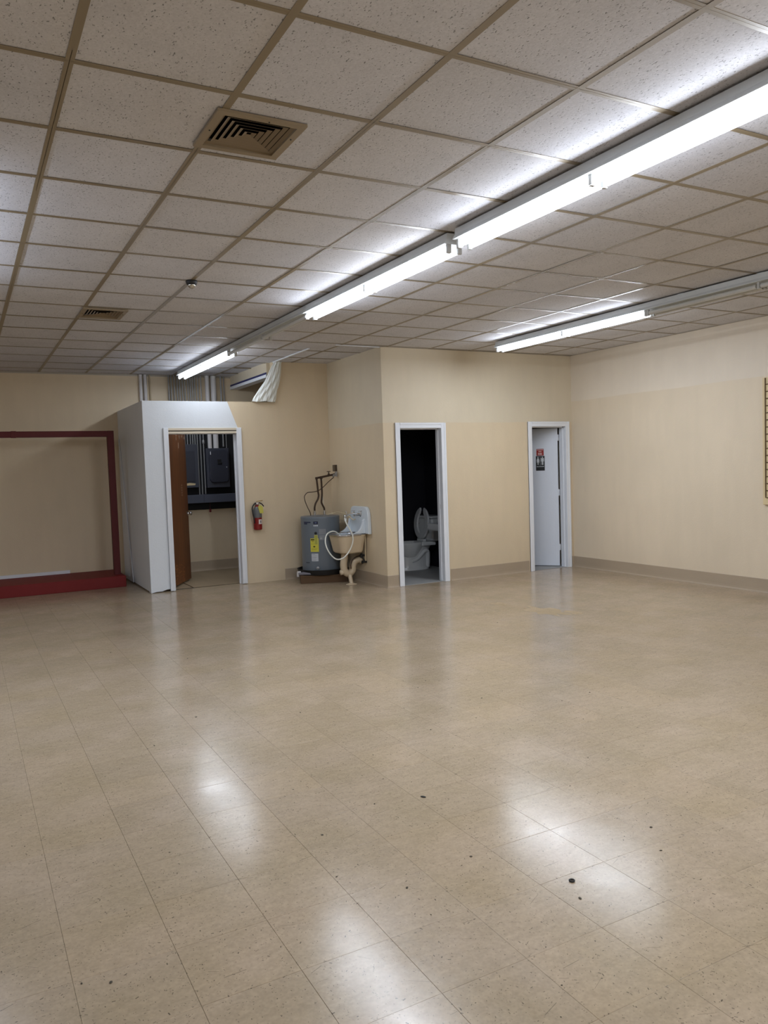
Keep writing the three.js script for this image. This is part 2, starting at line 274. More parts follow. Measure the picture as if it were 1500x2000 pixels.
// ---------------------------------------------------------------- walls
const jag = (a, b, y, n, amp) => { const p = []; for (let i = 0; i <= n; i++) p.push([a + (b - a) * i / n, y + rr(-amp, amp)]); return p; };
function twoTone(a, b, y, top, holes, amp = 0.004, n = 14) { const j = jag(a, b, y, n, amp); return [poly([[a, 0], [b, 0], ...[...j].reverse()], holes), poly([...j, [b, top], [a, top]])]; }
const rect = (x0, y0, x1, y1) => [[x0, y0], [x1, y0], [x1, y1], [x0, y1]];
const CT = CEIL_Y + 0.25;
{
  let [lo, hi] = twoTone(-ZN, -ZB, 2.345, CT, [], 0.006, 20);
  const right = struct('wall_right', wallZ(lo, XR, 0.15), M.tanRight); part('upper_wall', wallZ(hi, XR, 0.15), M.tanRightHigh, right);
  const D1 = rect(4.825, 0.0, 5.47, 2.0), D2 = rect(6.905, 0.0, 7.545, 2.015);
  const withDoors = (a0, b, a = a0 + 0.002) => { const j = jag(a, b, 2.055, 16, 0.003); j[0][1] = 2.052; return [poly([[a, 0], [4.825, 0], [4.825, 2.0], [5.47, 2.0], [5.47, 0], [6.905, 0], [6.905, 2.015], [7.545, 2.015], [7.545, 0], [b, 0], ...[...j].reverse()]), poly([...j, [b, CT], [a, CT]])]; };
  [lo, hi] = withDoors(XS, XR);
  const pt = struct('wall_partition', wallX(lo, Z1, 0.12), M.tanLow); part('upper_wall', wallX(hi, Z1, 0.12), M.tanHigh, pt);
  [lo, hi] = twoTone(-Z1 + 0.002, -Z2, 2.056, CT, [], 0.006, 10);
  const side = struct('wall_side', wallZ(lo, XS, 0.12), M.tanLow); part('upper_wall', wallZ(hi, XS, 0.12), M.tanHigh, side);
  // the front of the electrical closet: white as far as the slanted edge, tan from there
  const rearTan = poly([[3.262, 0], [XS + 0.06, 0], [XS + 0.06, CT], [3.81, CT], [3.81, 2.44], [3.15, 2.44], [3.285, 2.08], [3.262, 2.08]]);
  const rear = struct('wall_rear', [wallX(rearTan, Z2, 0.12)], M.rear);
  part('white_panel', wallX(poly([[XC + 0.002, 0.0], [2.12, 0.012], [2.19, 0.012], [2.25, 0.03], [2.335, 0.034], [2.335, 2.035], [3.262, 2.035], [3.262, 2.08], [3.285, 2.08], [3.15, 2.44], [XC + 0.002, 2.44]]), Z2, 0.12), M.white, rear);
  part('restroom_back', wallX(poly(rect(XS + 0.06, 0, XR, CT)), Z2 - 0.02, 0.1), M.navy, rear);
  struct('wall_closet', wallZ(poly([[-Z2 + 0.002, 0.012], [-ZB, 0.028], [-ZB, 2.439], [-Z2 + 0.002, 2.439]]), XC, 0.09), M.white);
  struct('wall_back', wallX(poly(rect(XL, 0, XR, CT)), ZB, 0.15).translate(0, 0, 0), M.back);
  struct('wall_left', bx(XL - 0.15, 0, ZB - 0.15, XL, CT, ZN + 0.15), M.tanRight);
  struct('wall_front', bx(XL, 0, ZN, XR, CT, ZN + 0.15), M.tanRight);
  // restroom linings
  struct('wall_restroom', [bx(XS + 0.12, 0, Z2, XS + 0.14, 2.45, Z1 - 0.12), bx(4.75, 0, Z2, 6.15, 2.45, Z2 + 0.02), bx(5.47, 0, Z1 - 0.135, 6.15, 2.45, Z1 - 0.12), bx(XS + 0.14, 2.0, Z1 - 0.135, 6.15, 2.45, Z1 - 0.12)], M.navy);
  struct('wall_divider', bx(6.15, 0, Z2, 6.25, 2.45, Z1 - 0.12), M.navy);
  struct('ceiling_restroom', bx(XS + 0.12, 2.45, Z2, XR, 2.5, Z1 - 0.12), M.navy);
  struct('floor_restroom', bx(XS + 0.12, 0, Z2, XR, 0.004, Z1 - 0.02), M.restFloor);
  struct('floor_closet', [bx(2.62, 0.002, ZB, 3.81, 0.009, Z2 - 0.105), bx(XC + 0.09, 0.002, -10.62, 2.6, 0.009, Z2 - 0.12), bx(XC + 0.09, 0.002, ZB, 2.6, 0.009, -10.64)], M.ply);
  // header beam over the opening beside the closet
  const header = struct('trim_header', bx(3.76, 2.80, ZB, 3.88, CT, Z2 - 0.12), M.tanHigh);
  part('blue_tape', bx(3.757, 2.828, ZB, 3.76, 2.856, Z2 - 0.12), M.blue, header);
  part('white_edge', bx(3.752, 2.786, ZB, 3.885, 2.827, Z2 - 0.12), M.trim, header);
}
// vinyl cove base
const cove = (len, s = 1) => ext(poly([[0, 0], [0.014, 0], [0.012, 0.006], [0.007, 0.018], [0.005, 0.04], [0.005, 0.148], [0.003, 0.152], [0, 0.152]].map(([x, y]) => [s * x, y])), len);                                       // profile in x,y; runs along +z
struct('baseboard_right', cove(ZN - Z1, -1).translate(XR, 0, Z1), M.base);
struct('baseboard_partition', [[XS, 4.775], [5.545, 6.84], [7.61, XR - 0.014]].map(([a, b]) => cove(b - a).rotateY(-Math.PI / 2).translate(b, 0, Z1)), M.base);
struct('baseboard_side', cove(Z1 + 0.012 - Z2, -1).translate(XS, 0, Z2), M.base);
struct('baseboard_rear', cove(XS - 3.87).rotateY(-Math.PI / 2).translate(XS, 0, Z2), M.base);
struct('baseboard_closet', cove(3.76 - 3.0).rotateY(-Math.PI / 2).translate(3.76, 0.009, ZB), M.base);
// metal wall angle where the ceiling meets the walls, and the bright edge strips by the alcove
struct('trim_1', [bx(XL, CEIL_Y - 0.022, ZB, 3.76, CEIL_Y + 0.001, ZB + 0.002), bx(XL, CEIL_Y - 0.001, ZB, 3.76, CEIL_Y + 0.0012, ZB + 0.024)], M.angle);
struct('trim_2', [bx(XR - 0.022, CEIL_Y - 0.001, Z1, XR, CEIL_Y + 0.001, ZN), bx(XS, CEIL_Y - 0.001, Z1, XR, CEIL_Y + 0.001, Z1 + 0.02)], M.angle);
struct('trim_3', [bx(3.80, CEIL_Y - 0.012, -10.1, 3.822, CEIL_Y + 0.001, -8.86), bx(4.02, CEIL_Y - 0.008, -8.55, XS, CEIL_Y + 0.001, -8.53)], M.trim);

// ---------------------------------------------------------------- door frames and doors
function casing(parent, x0, x1, top, z, w, mat, headMat, drop = [0, 0]) {      // x0,x1: clear opening
  const prof = (len) => { const g = ext(poly([[0, 0], [w, 0], [w, 0.008], [w * 0.72, 0.016], [w * 0.3, 0.018], [w * 0.12, 0.013], [0, 0.011]]), len); return g; };
  const left = prof(top - drop[0]).rotateX(-Math.PI / 2).scale(1, 1, -1);
  const leg = (s) => { const g = prof(top).rotateX(-Math.PI / 2); return g; };
  const mk = (xa, xb, ya, yb) => rb(xa, ya, z - 0.001, xb, yb, z + 0.018, 0.005);
  part('casing_leg', [mk(x0 - w, x0, drop[0], top + w), rb(x0 - w, drop[0], z, x0 - w * 0.62, top + w, z + 0.023, 0.004)], mat, parent);
  part('casing_leg', [mk(x1, x1 + w, drop[1], top + w), rb(x1 + w * 0.62, drop[1], z, x1 + w, top + w, z + 0.023, 0.004)], mat, parent);
  if (headMat) part('casing_head', [mk(x0, x1, top, top + w), rb(x0, top + w * 0.62, z, x1, top + w, z + 0.023, 0.004)], headMat, parent);
}
function jamb(parent, x0, x1, top, z, depth, mat, stop = 0.5) {
  const t = 0.02, zs = z - depth * stop;
  part('jamb', [bx(x0 - t, 0, z - depth, x0, top, z), bx(x0, 0, zs - 0.035, x0 + 0.012, top, zs)], mat, parent);
  part('jamb', [bx(x1, 0, z - depth, x1 + t, top, z), bx(x1 - 0.012, 0, zs - 0.035, x1, top, zs)], mat, parent);
  part('head_jamb', [bx(x0 - t, top, z - depth, x1 + t, top + t, z), bx(x0, top - 0.012, zs - 0.035, x1, top, zs)], mat, parent);
}
{
  const d1 = new THREE.Group(); d1.name = 'door_1'; d1.userData.kind = 'structure'; scene.add(d1);
  casing(d1, 4.845, 5.45, 1.982, Z1, 0.07, M.trim, M.trim); jamb(d1, 4.845, 5.45, 1.982, Z1, 0.125, M.trim, 0.45);
  part('strike_plate', bx(5.4485, 0.94, -8.60, 5.450, 1.0, -8.575), M.rubber, d1);
  const d2 = new THREE.Group(); d2.name = 'door_2'; d2.userData.kind = 'structure'; scene.add(d2);
  casing(d2, 6.925, 7.525, 1.995, Z1, 0.068, M.trim, M.trim); jamb(d2, 6.925, 7.525, 1.995, Z1, 0.125, M.trim, 0.35);
  const leaf = part('door_leaf', rb(-0.585, 0.012, 0, -0.002, 1.985, 0.038, 0.003), M.doorWhite, d2); leaf.position.set(7.52, 0, -8.665); leaf.rotation.y = -THREE.MathUtils.degToRad(50);
  for (const y of [0.235, 1.02, 1.80]) part('hinge', [rod([0.004, y, 0.0], [0.004, y + 0.088, 0.0], 0.0075), bx(-0.003, y, 0.002, 0.0015, y + 0.088, 0.034)], M.trim, leaf);
  const d3 = new THREE.Group(); d3.name = 'door_3'; d3.userData.kind = 'structure'; scene.add(d3);
  casing(d3, 2.36, 3.257, 2.03, Z2, 0.066, M.trim, null, [0.006, 0.006]); jamb(d3, 2.357, 3.257, 2.03, Z2, 0.13, M.trim, 0.6);
  part('casing_head', [rb(2.345, 2.062, Z2, 3.30, 2.094, Z2 + 0.012, 0.002), rb(2.36, 2.022, Z2, 3.257, 2.05, Z2 + 0.010, 0.002)], M.trimCream, d3, 'unpainted cream head strips with a dark gap between');
  part('gap_strip', bx(2.36, 2.048, Z2 - 0.001, 3.285, 2.064, Z2 + 0.003), M.blackBoard, d3);
  const lg = new THREE.BoxGeometry(0.86, 2.022, 0.036); { const uv = lg.attributes.uv; for (let i = 0; i < 16; i++) if (i < 8) uv.setXY(i, 0.97 + uv.getX(i) * 0.02, uv.getY(i)); }
  const lf = part('door_leaf', lg.translate(0.43, 1.041, -0.018), doorWood, d3); lf.position.set(2.37, 0, Z2 - 0.132); lf.rotation.y = THREE.MathUtils.degToRad(60.5);
  for (const y of [0.22, 1.79]) part('hinge', [rod([-0.004, y, 0.006], [-0.004, y + 0.1, 0.006], 0.008), bx(-0.002, y, 0.0, 0.034, y + 0.1, 0.0022)], M.steel, lf);
  part('knob', [lathe([[0.0, 0], [0.028, 0], [0.03, 0.006], [0.012, 0.012], [0.011, 0.03], [0.024, 0.04], [0.028, 0.052], [0.022, 0.064], [0, 0.068]], 24).rotateX(Math.PI / 2).translate(0.8, 0.95, 0), bx(0.8585, 0.92, -0.03, 0.861, 0.98, -0.006)], M.chrome, lf, 'polished knob and latch plate');
  struct('trim_4', [bx(2.36, 0, Z2 - 0.118, 3.257, 0.0022, Z2 - 0.095), bx(XC + 0.1, 0.001, Z2 - 0.13, 2.7, 0.0025, Z2 - 0.10)], M.blackBoard);   // open joint at the closet threshold
}

// ---------------------------------------------------------------- ceiling lights
const lampParts = (() => {
  const L = 2.36, h = L / 2, y = 0;                           // base at the ceiling; z along the strip; y down from 0
  const channel = [ext(poly([[-0.058, -0.010], [0.058, -0.010], [0.064, -0.05], [0.08, -0.074], [0.08, -0.078], [-0.08, -0.078], [-0.08, -0.074], [-0.064, -0.05]]), L).translate(0, 0, -h)];
  const hanger = [-0.8, 0, 0.8].map((z) => bx(-0.03, -0.012, z - 0.03, 0.03, 0, z + 0.03));
  const T = (x, z0, z1) => { const r = 0.019, g = new THREE.CylinderGeometry(r, r, z1 - z0 - 0.012, 20, 1); return g.rotateX(Math.PI / 2).translate(x, -0.108, (z0 + z1) / 2); };
  const tubes = [[-0.04, -h + 0.03, -0.016], [0.04, -h + 0.03, -0.016], [-0.04, 0.016, h - 0.03], [0.04, 0.016, h - 0.03]].map((a) => T(...a));
  const holders = [-h + 0.014, 0, h - 0.014].flatMap((z) => [-0.04, 0.04].map((x) => rb(x - 0.015, -0.132, z - 0.011, x + 0.015, -0.076, z + 0.011, 0.004)));
  return { L, channel: merge([...channel, ...hanger]), tubes, holders };
})();
function stripLight(x, zc, power, label, missing = [], tint = LAMP_COLOUR) {
  const lit = power > 0;
  const t = thing('ceiling_light', label, 'ceiling light', [x, CEIL_Y, zc]);
  part('channel', lampParts.channel, M.fixture, t);
  lampParts.tubes.forEach((g, i) => { if (!missing.includes(i)) part('lamp_tube', g, lit ? M.litTube : M.deadTube, t); });
  for (const g of lampParts.holders) part('lamp_holder', g, M.holder, t);
  if (lit) {
    const len = lampParts.L - 0.08, add = (w, h, p, rx, ry, k) => { const l = new THREE.RectAreaLight(tint, LAMP_RADIANCE * power * k, w, h); l.name = 'lamp_light'; l.position.set(...p); l.rotation.set(rx, ry, 0); t.add(l); };
    add(0.116, len, [0, -0.1285, 0], -Math.PI / 2, 0, 1);
    add(len, 0.036, [0.0605, -0.108, 0], 0, -Math.PI / 2, SIDE);
    add(len, 0.036, [-0.0605, -0.108, 0], 0, Math.PI / 2, SIDE);
  }
  return t;
}
const CX = 2.85, RX = 5.83, LX = -0.16;
stripLight(CX, -2.95, 1, 'brightly lit fluorescent strip nearest the camera at upper right');
stripLight(CX, -5.40, 1, 'lit fluorescent strip in the middle of the long centre row');
stripLight(CX, -7.71, 0, 'unlit grey fluorescent strip between two lit ones in the centre row', [1, 3]);
stripLight(CX, -10.05, 0.44, 'lit fluorescent strip at the far end of the row above the white closet');
stripLight(RX, -6.56, 1, 'lit fluorescent strip on the right near the tan partition wall');
stripLight(RX, -4.20, 0, 'unlit fluorescent strip on the right above the beige wall');
stripLight(LX, -5.35, 1, 'lit fluorescent strip just beyond the left edge, glowing on the left ceiling tiles', [], new THREE.Color(0.83, 0.955, 1.17));
stripLight(-3.14, -7.71, 0.55, 'lit fluorescent strip of the outer left row, outside the picture');
stripLight(CX, -0.55, 0.5, 'lit fluorescent strip of the centre row over the camera');
stripLight(CX, 1.75, 1.1, 'lit fluorescent strip of the centre row behind the camera');
stripLight(LX, 1.75, 1.1, 'lit fluorescent strip of the left row behind the camera');
stripLight(RX, 1.75, 1.1, 'lit fluorescent strip of the right row behind the camera');

// ---------------------------------------------------------------- ceiling diffusers
function diffuser(label, x0, z0, x1, z1) {
  const cx = (x0 + x1) / 2, cz = (z0 + z1) / 2, w = (x1 - x0) / 2, d = (z1 - z0) / 2, t = thing('ceiling_vent', label, 'vent', [cx, CEIL_Y, cz]);
  const ring = (a, b, ya, c, e, yb) => {       // a square skirt from half sizes a,b at ya to c,e at yb
    const A = [[-a, ya, -b], [a, ya, -b], [a, ya, b], [-a, ya, b]], B = [[-c, yb, -e], [c, yb, -e], [c, yb, e], [-c, yb, e]], P = [];
    for (let k = 0; k < 4; k++) { const n = (k + 1) % 4; P.push(...A[k], ...B[k], ...B[n], ...A[k], ...B[n], ...A[n]); }
    const g = new THREE.BufferGeometry(); g.setAttribute('position', new THREE.Float32BufferAttribute(P, 3)); g.setAttribute('uv', new THREE.Float32BufferAttribute(new Float32Array(P.length / 3 * 2), 2)); g.computeVertexNormals(); return g;
  };
  const thick = (a, b, ya, c, e, yb, th) => { const i = ring(a - th, b - th, ya, c - th, e - th, yb), ix = i.attributes.position.array; const p = []; for (let k = 0; k < ix.length; k += 9) p.push(...ix.slice(k, k + 3), ...ix.slice(k + 6, k + 9), ...ix.slice(k + 3, k + 6)); const f = new THREE.BufferGeometry(); f.setAttribute('position', new THREE.Float32BufferAttribute(p, 3)); f.setAttribute('uv', new THREE.Float32BufferAttribute(new Float32Array(p.length / 3 * 2), 2)); f.computeVertexNormals(); return [ring(a, b, ya, c, e, yb), f, ring(c, e, yb, c - th, e - th, yb)]; };
  const n = w - 0.034, m = d - 0.034;
  part('frame', [bx(-w, -0.012, -d, w, 0, -m), bx(-w, -0.012, m, w, 0, d), bx(-w, -0.012, -m, -n, 0, m), bx(n, -0.012, -m, w, 0, m)], M.diffuser, t);
  const k = 6; for (let i = 0; i < k; i++) { const s = i / k, a = n * (1 - s), b = m * (1 - s); part('louvre', thick(Math.max(a - 0.0165, 0.003), Math.max(b - 0.0165, 0.003), 0.0036, a, b, -0.003, 0.001), M.diffuserDark, t); }
  part('duct_box', [bx(-n, 0.16, -m, n, 0.165, m), bx(-n - 0.003, 0.0, -m, -n, 0.165, m), bx(n, 0.0, -m, n + 0.003, 0.165, m), bx(-n, 0.0, -m - 0.003, n, 0.165, -m), bx(-n, 0.0, m, n, 0.165, m + 0.003)], M.duct, t);
  for (const [a, b] of [[-w + 0.02, 0], [w - 0.02, 0.05], [0.03, d - 0.02]]) part('screw', new THREE.CylinderGeometry(0.004, 0.003, 0.003, 10).translate(a, -0.0135, b), M.rubber, t);
  return t;
}
{
  diffuser('large brown square ceiling diffuser nearest the camera', 1.0, -3.55, 1.392, -3.16);
  const b = diffuser('smaller looking brown ceiling diffuser farther back, left of the dome camera', 1.02, -7.715, 1.40, -7.285);
}
{
  const t = thing('dome_camera', 'small black based ceiling dome with a silver globe', 'dome camera', [1.643, CEIL_Y, -6.044]);
  part('base', lathe([[0, 0], [0.044, 0], [0.044, -0.008], [0.036, -0.03], [0.03, -0.032], [0, -0.032]], 32), M.black, t);
  part('dome', new THREE.SphereGeometry(0.03, 28, 16, 0, Math.PI * 2, Math.PI / 2, Math.PI / 2).scale(1, 0.95, 1).translate(0, -0.03, 0), std([186, 182, 172], 0.16, { metalness: 0.85 }), t);
}

// ---------------------------------------------------------------- red frame along the back wall
{
  const t = thing('red_stand', 'low red painted platform with red post and top rail at far left', 'display frame', [1.9, 0, -11.0]);
  const X0 = -3.0;
  part('platform', [rb(X0 - 1.9, 0, -0.86, 0.005, 0.152, 0, 0.006)], M.red, t);
  part('post', rb(-0.115, 0.150, -0.26, -0.03, 2.125, -0.17, 0.005), M.redDark, t);
  part('top_rail', [rb(X0 - 1.9, 2.045, -0.255, -0.031, 2.124, -0.175, 0.005), rb(-1.25 - 0.05, 2.042, -0.26, -1.25 + 0.012, 2.128, -0.17, 0.004)], M.redDark, t);
}
{
  const t = thing('wood_strip', 'long pale trim strip lying on the back of the red platform', 'trim strip', [0.2, 0.152, -11.84]);
  part('strip', rb(-1.2, 0, -0.014, 1.09, 0.045, 0.010, 0.003), M.trim, t);
  const p = thing('white_board', 'thin white board leaning in the corner behind the red post', 'board', [XC - 0.012, 0.018, -11.84]);
  part('sheet', ext(poly([[0, 0], [0.62, 0], [0.05, 2.02], [0, 2.02]]), 0.008).rotateY(-Math.PI / 2).translate(0.008, 0, 0), M.white, p);
}

// ---------------------------------------------------------------- electrical closet
{
  const zb = ZB;
  const bd = thing('backing_board', 'black plywood board behind the electrical panels in the closet', 'board', [3.16, 0.95, zb + 0.002]);
  part('board', rb(-0.62, 0, 0, 0.6, 1.47, 0.02, 0.003), M.blackBoard, bd);
  const pnl = thing('electrical_panel', 'dark grey breaker panel half hidden by the brown door', 'electrical panel', [2.86, 1.295, zb + 0.0235]);
  part('cabinet', rb(-0.31, 0, 0, 0.3, 0.65, 0.12, 0.004), M.panelGrey, pnl);
  part('cover', rb(-0.26, 0.09, 0.118, 0.25, 0.55, 0.128, 0.004), M.panelDark, pnl);
  part('torn_label', ext(poly([[-0.23, 0.03], [0.24, 0.035], [0.25, 0.06], [0.16, 0.072], [0.1, 0.062], [0.02, 0.075], [-0.08, 0.052], [-0.2, 0.068]]), 0.0015).translate(0, 0, 0.12), M.pale, pnl);
  const sw = thing('disconnect_switch', 'dark grey disconnect box with rounded cover on the right', 'switch box', [3.463, 1.283, zb + 0.0235]);
  part('cabinet', rb(-0.176, 0, 0, 0.176, 0.597, 0.13, 0.004), M.panelGrey, sw);
  part('cover', ext(roundRect(-0.13, 0.085, 0.145, 0.56, 0.05), 0.022, 0.008).translate(0, 0, 0.13), M.panelDark, sw);
  part('handle', [rb(-0.02, 0.355, 0.16, 0.05, 0.385, 0.178, 0.004), rb(-0.015, 0.39, 0.158, 0.045, 0.425, 0.163, 0.002)], M.black, sw);
  part('tag', bx(-0.125, 0.50, 0.1605, -0.112, 0.545, 0.162), M.labelWhite, sw); part('tag', bx(0.118, 0.3, 0.1605, 0.13, 0.312, 0.162), M.labelWhite, sw);
  const tr = thing('wireway', 'long grey blue wiring trough below the electrical boxes', 'wiring trough', [3.16, 1.058, zb + 0.0235]);
  part('trough', rb(-0.6, 0, 0, 0.56, 0.125, 0.13, 0.003), M.trough, tr);
  part('seam_joint', bx(0.06, 0.0, 0.1305, 0.066, 0.125, 0.1312), M.panelDark, tr);
  part('hanging_tag', [rod([0.165, 0.0, 0.08], [0.165, -0.1, 0.08], 0.002, 6), rb(0.15, -0.15, 0.074, 0.18, -0.1, 0.086, 0.003)], M.redDark, tr, 'small dark red tag on a cord');
  // conduits
  const pipe = (name, label, x, y0, y1, r, mat, z = zb + 0.03 + r, extra) => { const t = thing(name, label, 'pipe', [x, y0, z]); part('pipe', rod([0, 0, 0], [0, y1 - y0, 0], r, 14), mat, t); if (extra) part('coupling', extra, mat, t); return t; };
  pipe('white_pipe', 'left of two white pipes rising outside the closet top', 2.395, 0.3, CEIL_Y, 0.025, M.pvc, zb + 0.026);
  pipe('white_pipe', 'second of two white pipes above the closet, beside tan conduit', 2.462, 0.3, CEIL_Y, 0.025, M.pvc, zb + 0.026);
  pipe('conduit', 'slim tan conduit right of the two white pipes', 2.53, 0.3, CEIL_Y, 0.012, std([178, 160, 128], 0.6), zb + 0.013);
  const G = 'row of slim grey conduits above the closet', TH = ['first', 'second', 'third', 'fourth', 'fifth', 'sixth', 'seventh', 'eighth', 'ninth', 'tenth', 'eleventh', 'twelfth'];
  const xs = [2.80, 2.835, 2.88, 2.925, 2.962, 3.0, 3.04, 3.085, 3.12, 3.155, 3.19, 3.235];
  xs.forEach((x, i) => { const low = i === 4 || i === 5 || i === 6 ? 1.94 : i > 9 ? 1.18 : 1.94; const t = pipe('conduit', TH[i] + ' slim grey conduit from the left in the dense row above the closet', x, low, CEIL_Y, 0.0105, M.galv, zb + 0.045 + 0.002 * (i % 3)); t.userData.group = G; });
  pipe('conduit', 'left of two slim conduits running between the panels to the trough', 3.268, 1.19, CEIL_Y, 0.009, M.galv, zb + 0.1, [lathe([[0.009, -0.02], [0.02, -0.015], [0.02, 0.03], [0.009, 0.04]], 12).translate(0, 0.78, 0)]);
  pipe('white_pipe', 'narrower of the two thick white pipes entering the right box', 3.372, 1.88, CEIL_Y, 0.033, M.pvc, zb + 0.075);
  pipe('white_pipe', 'thicker white pipe entering the right box', 3.468, 1.88, CEIL_Y, 0.042, M.pvc, zb + 0.075);
  pipe('conduit', 'slim conduit above the right edge of the disconnect box', 3.585, 1.905, CEIL_Y, 0.012, M.galv, zb + 0.07);
  pipe('conduit', 'thin bright conduit farthest right beside the blue striped beam', 3.645, 1.7, CEIL_Y, 0.008, M.galv, zb + 0.03);
  const cb = thing('cable', 'black cable looping at the right side of the closet doorway', 'cable', [3.7335, 1.06, zb + 0.1]);
  part('cord', tube([[0, 0.1, 0], [0, 0.02, 0.02], [-0.002, -0.1, 0.02], [0.01, -0.24, 0], [0.04, -0.3, -0.02]], 0.012, 24, 8), M.black, cb);
}

// ---------------------------------------------------------------- cloth knotted at the ceiling corner
{
  const t = thing('cloth', 'white twisted cloth hanging from the ceiling over the closet top', 'cloth', [3.66, 2.44, Z2 + 0.02]);
  const prof = [[0, -0.01, 0.165, 0.05], [0.06, 0.012, 0.158, 0.055], [0.16, 0.062, 0.132, 0.06], [0.28, 0.125, 0.105, 0.06], [0.4, 0.168, 0.085, 0.055], [0.48, 0.192, 0.068, 0.045], [0.52, 0.208, 0.055, 0.035], [0.54, 0.212, 0.06, 0.04]];
  const at = (v) => { const y = v * 0.54; let i = 0; while (i < prof.length - 2 && prof[i + 1][0] < y) i++; const a = prof[i], b = prof[i + 1], k = (y - a[0]) / (b[0] - a[0]); return [y, a[1] + (b[1] - a[1]) * k, a[2] + (b[2] - a[2]) * k, a[3] + (b[3] - a[3]) * k]; };
  const NU = 150, NV = 60, P = [], I = [];
  for (let j = 0; j <= NV; j++) for (let i = 0; i <= NU; i++) {
    const v = j / NV, a = i / NU * Math.PI * 2, [y, cx, rx, rz] = at(v), tw = v * 2.6 + 0.5 * Math.sin(v * 3), f = 1 + 0.16 * Math.sin(9 * a + tw * 3) + 0.09 * Math.sin(17 * a - tw * 4 + 1.3) + 0.04 * Math.sin(31 * a + 5 * v);
    P.push(cx + Math.cos(a) * rx * (0.9 + 0.1 * f), y + 0.004 * Math.sin(5 * a), Math.sin(a) * rz * f + (j < 4 ? 0 : 0));
  }
  for (let j = 0; j < NV; j++) for (let i = 0; i < NU; i++) { const o = j * (NU + 1) + i; I.push(o, o + NU + 1, o + 1, o + 1, o + NU + 1, o + NU + 2); }
  const g = new THREE.BufferGeometry(); g.setAttribute('position', new THREE.Float32BufferAttribute(P, 3)); g.setAttribute('uv', new THREE.Float32BufferAttribute(new Float32Array(P.length / 3 * 2), 2)); g.setIndex(I); g.computeVertexNormals();
  part('drape', g, M.cloth, t);
}

// ---------------------------------------------------------------- fire extinguisher
{
  const t = thing('fire_extinguisher', 'red fire extinguisher with grey label and yellow tag on the tan wall', 'fire extinguisher', [3.478, 0.722, Z2 + 0.075]);
  part('cylinder', lathe([[0, 0], [0.048, 0], [0.056, 0.008], [0.0575, 0.02], [0.0575, 0.26], [0.05, 0.29], [0.03, 0.312], [0.02, 0.32], [0.02, 0.335], [0, 0.335]], 36), M.redFire, t);
  part('label_band', lathe([[0.0578, 0.165], [0.0582, 0.166], [0.0582, 0.262], [0.05, 0.291], [0.034, 0.309]], 36), std([96, 98, 98], 0.45), t, 'grey wrap label');
  part('inspection_sticker', new THREE.CylinderGeometry(0.0586, 0.0586, 0.062, 12, 1, true, -0.1, 0.95).translate(0, 0.11, 0), new THREE.MeshStandardMaterial({ roughness: 0.5, side: THREE.DoubleSide, map: canvasTex(64, 64, (c) => { c.fillStyle = '#d9cfcc'; c.fillRect(0, 0, 64, 64); c.fillStyle = '#3a2c2a'; c.beginPath(); c.ellipse(34, 26, 9, 14, 0, 0, 7); c.fill(); c.fillRect(27, 38, 14, 14); }) }), t);
  const vl = part('valve', [lathe([[0, 0.33], [0.018, 0.33], [0.018, 0.35], [0.013, 0.356], [0.013, 0.368], [0, 0.368]], 20), rb(-0.03, 0.345, -0.014, 0.02, 0.375, 0.014, 0.004)], M.steel, t);
  part('carry_handle', tube([[0.0, 0.365, 0], [0.03, 0.362, 0.01], [0.06, 0.345, 0.015], [0.088, 0.312, 0.015]], 0.007, 20, 8), M.black, vl);
  part('squeeze_lever', tube([[-0.01, 0.378, 0], [0.025, 0.385, 0.006], [0.06, 0.39, 0.01], [0.075, 0.392, 0.01]], 0.006, 16, 8), M.brass, vl);
  part('hose', tube([[-0.02, 0.36, 0.01], [-0.05, 0.345, 0.02], [-0.076, 0.3, 0.022], [-0.074, 0.23, 0.03], [-0.064, 0.16, 0.038], [-0.056, 0.09, 0.038]], 0.009, 30, 8), M.black, t);
  part('tag', ext(poly([[0, 0], [0.07, -0.005], [0.074, 0.1], [0.05, 0.14], [0.02, 0.145], [-0.02, 0.13]]), 0.0015).scale(0.72, 0.74, 1).rotateZ(0.12).translate(0.014, 0.222, 0.062), M.yellow, t, 'yellow inspection tag');
  part('wall_hook', rb(-0.02, 0.3, -0.075, 0.02, 0.36, -0.02, 0.003), M.steel, t);
}

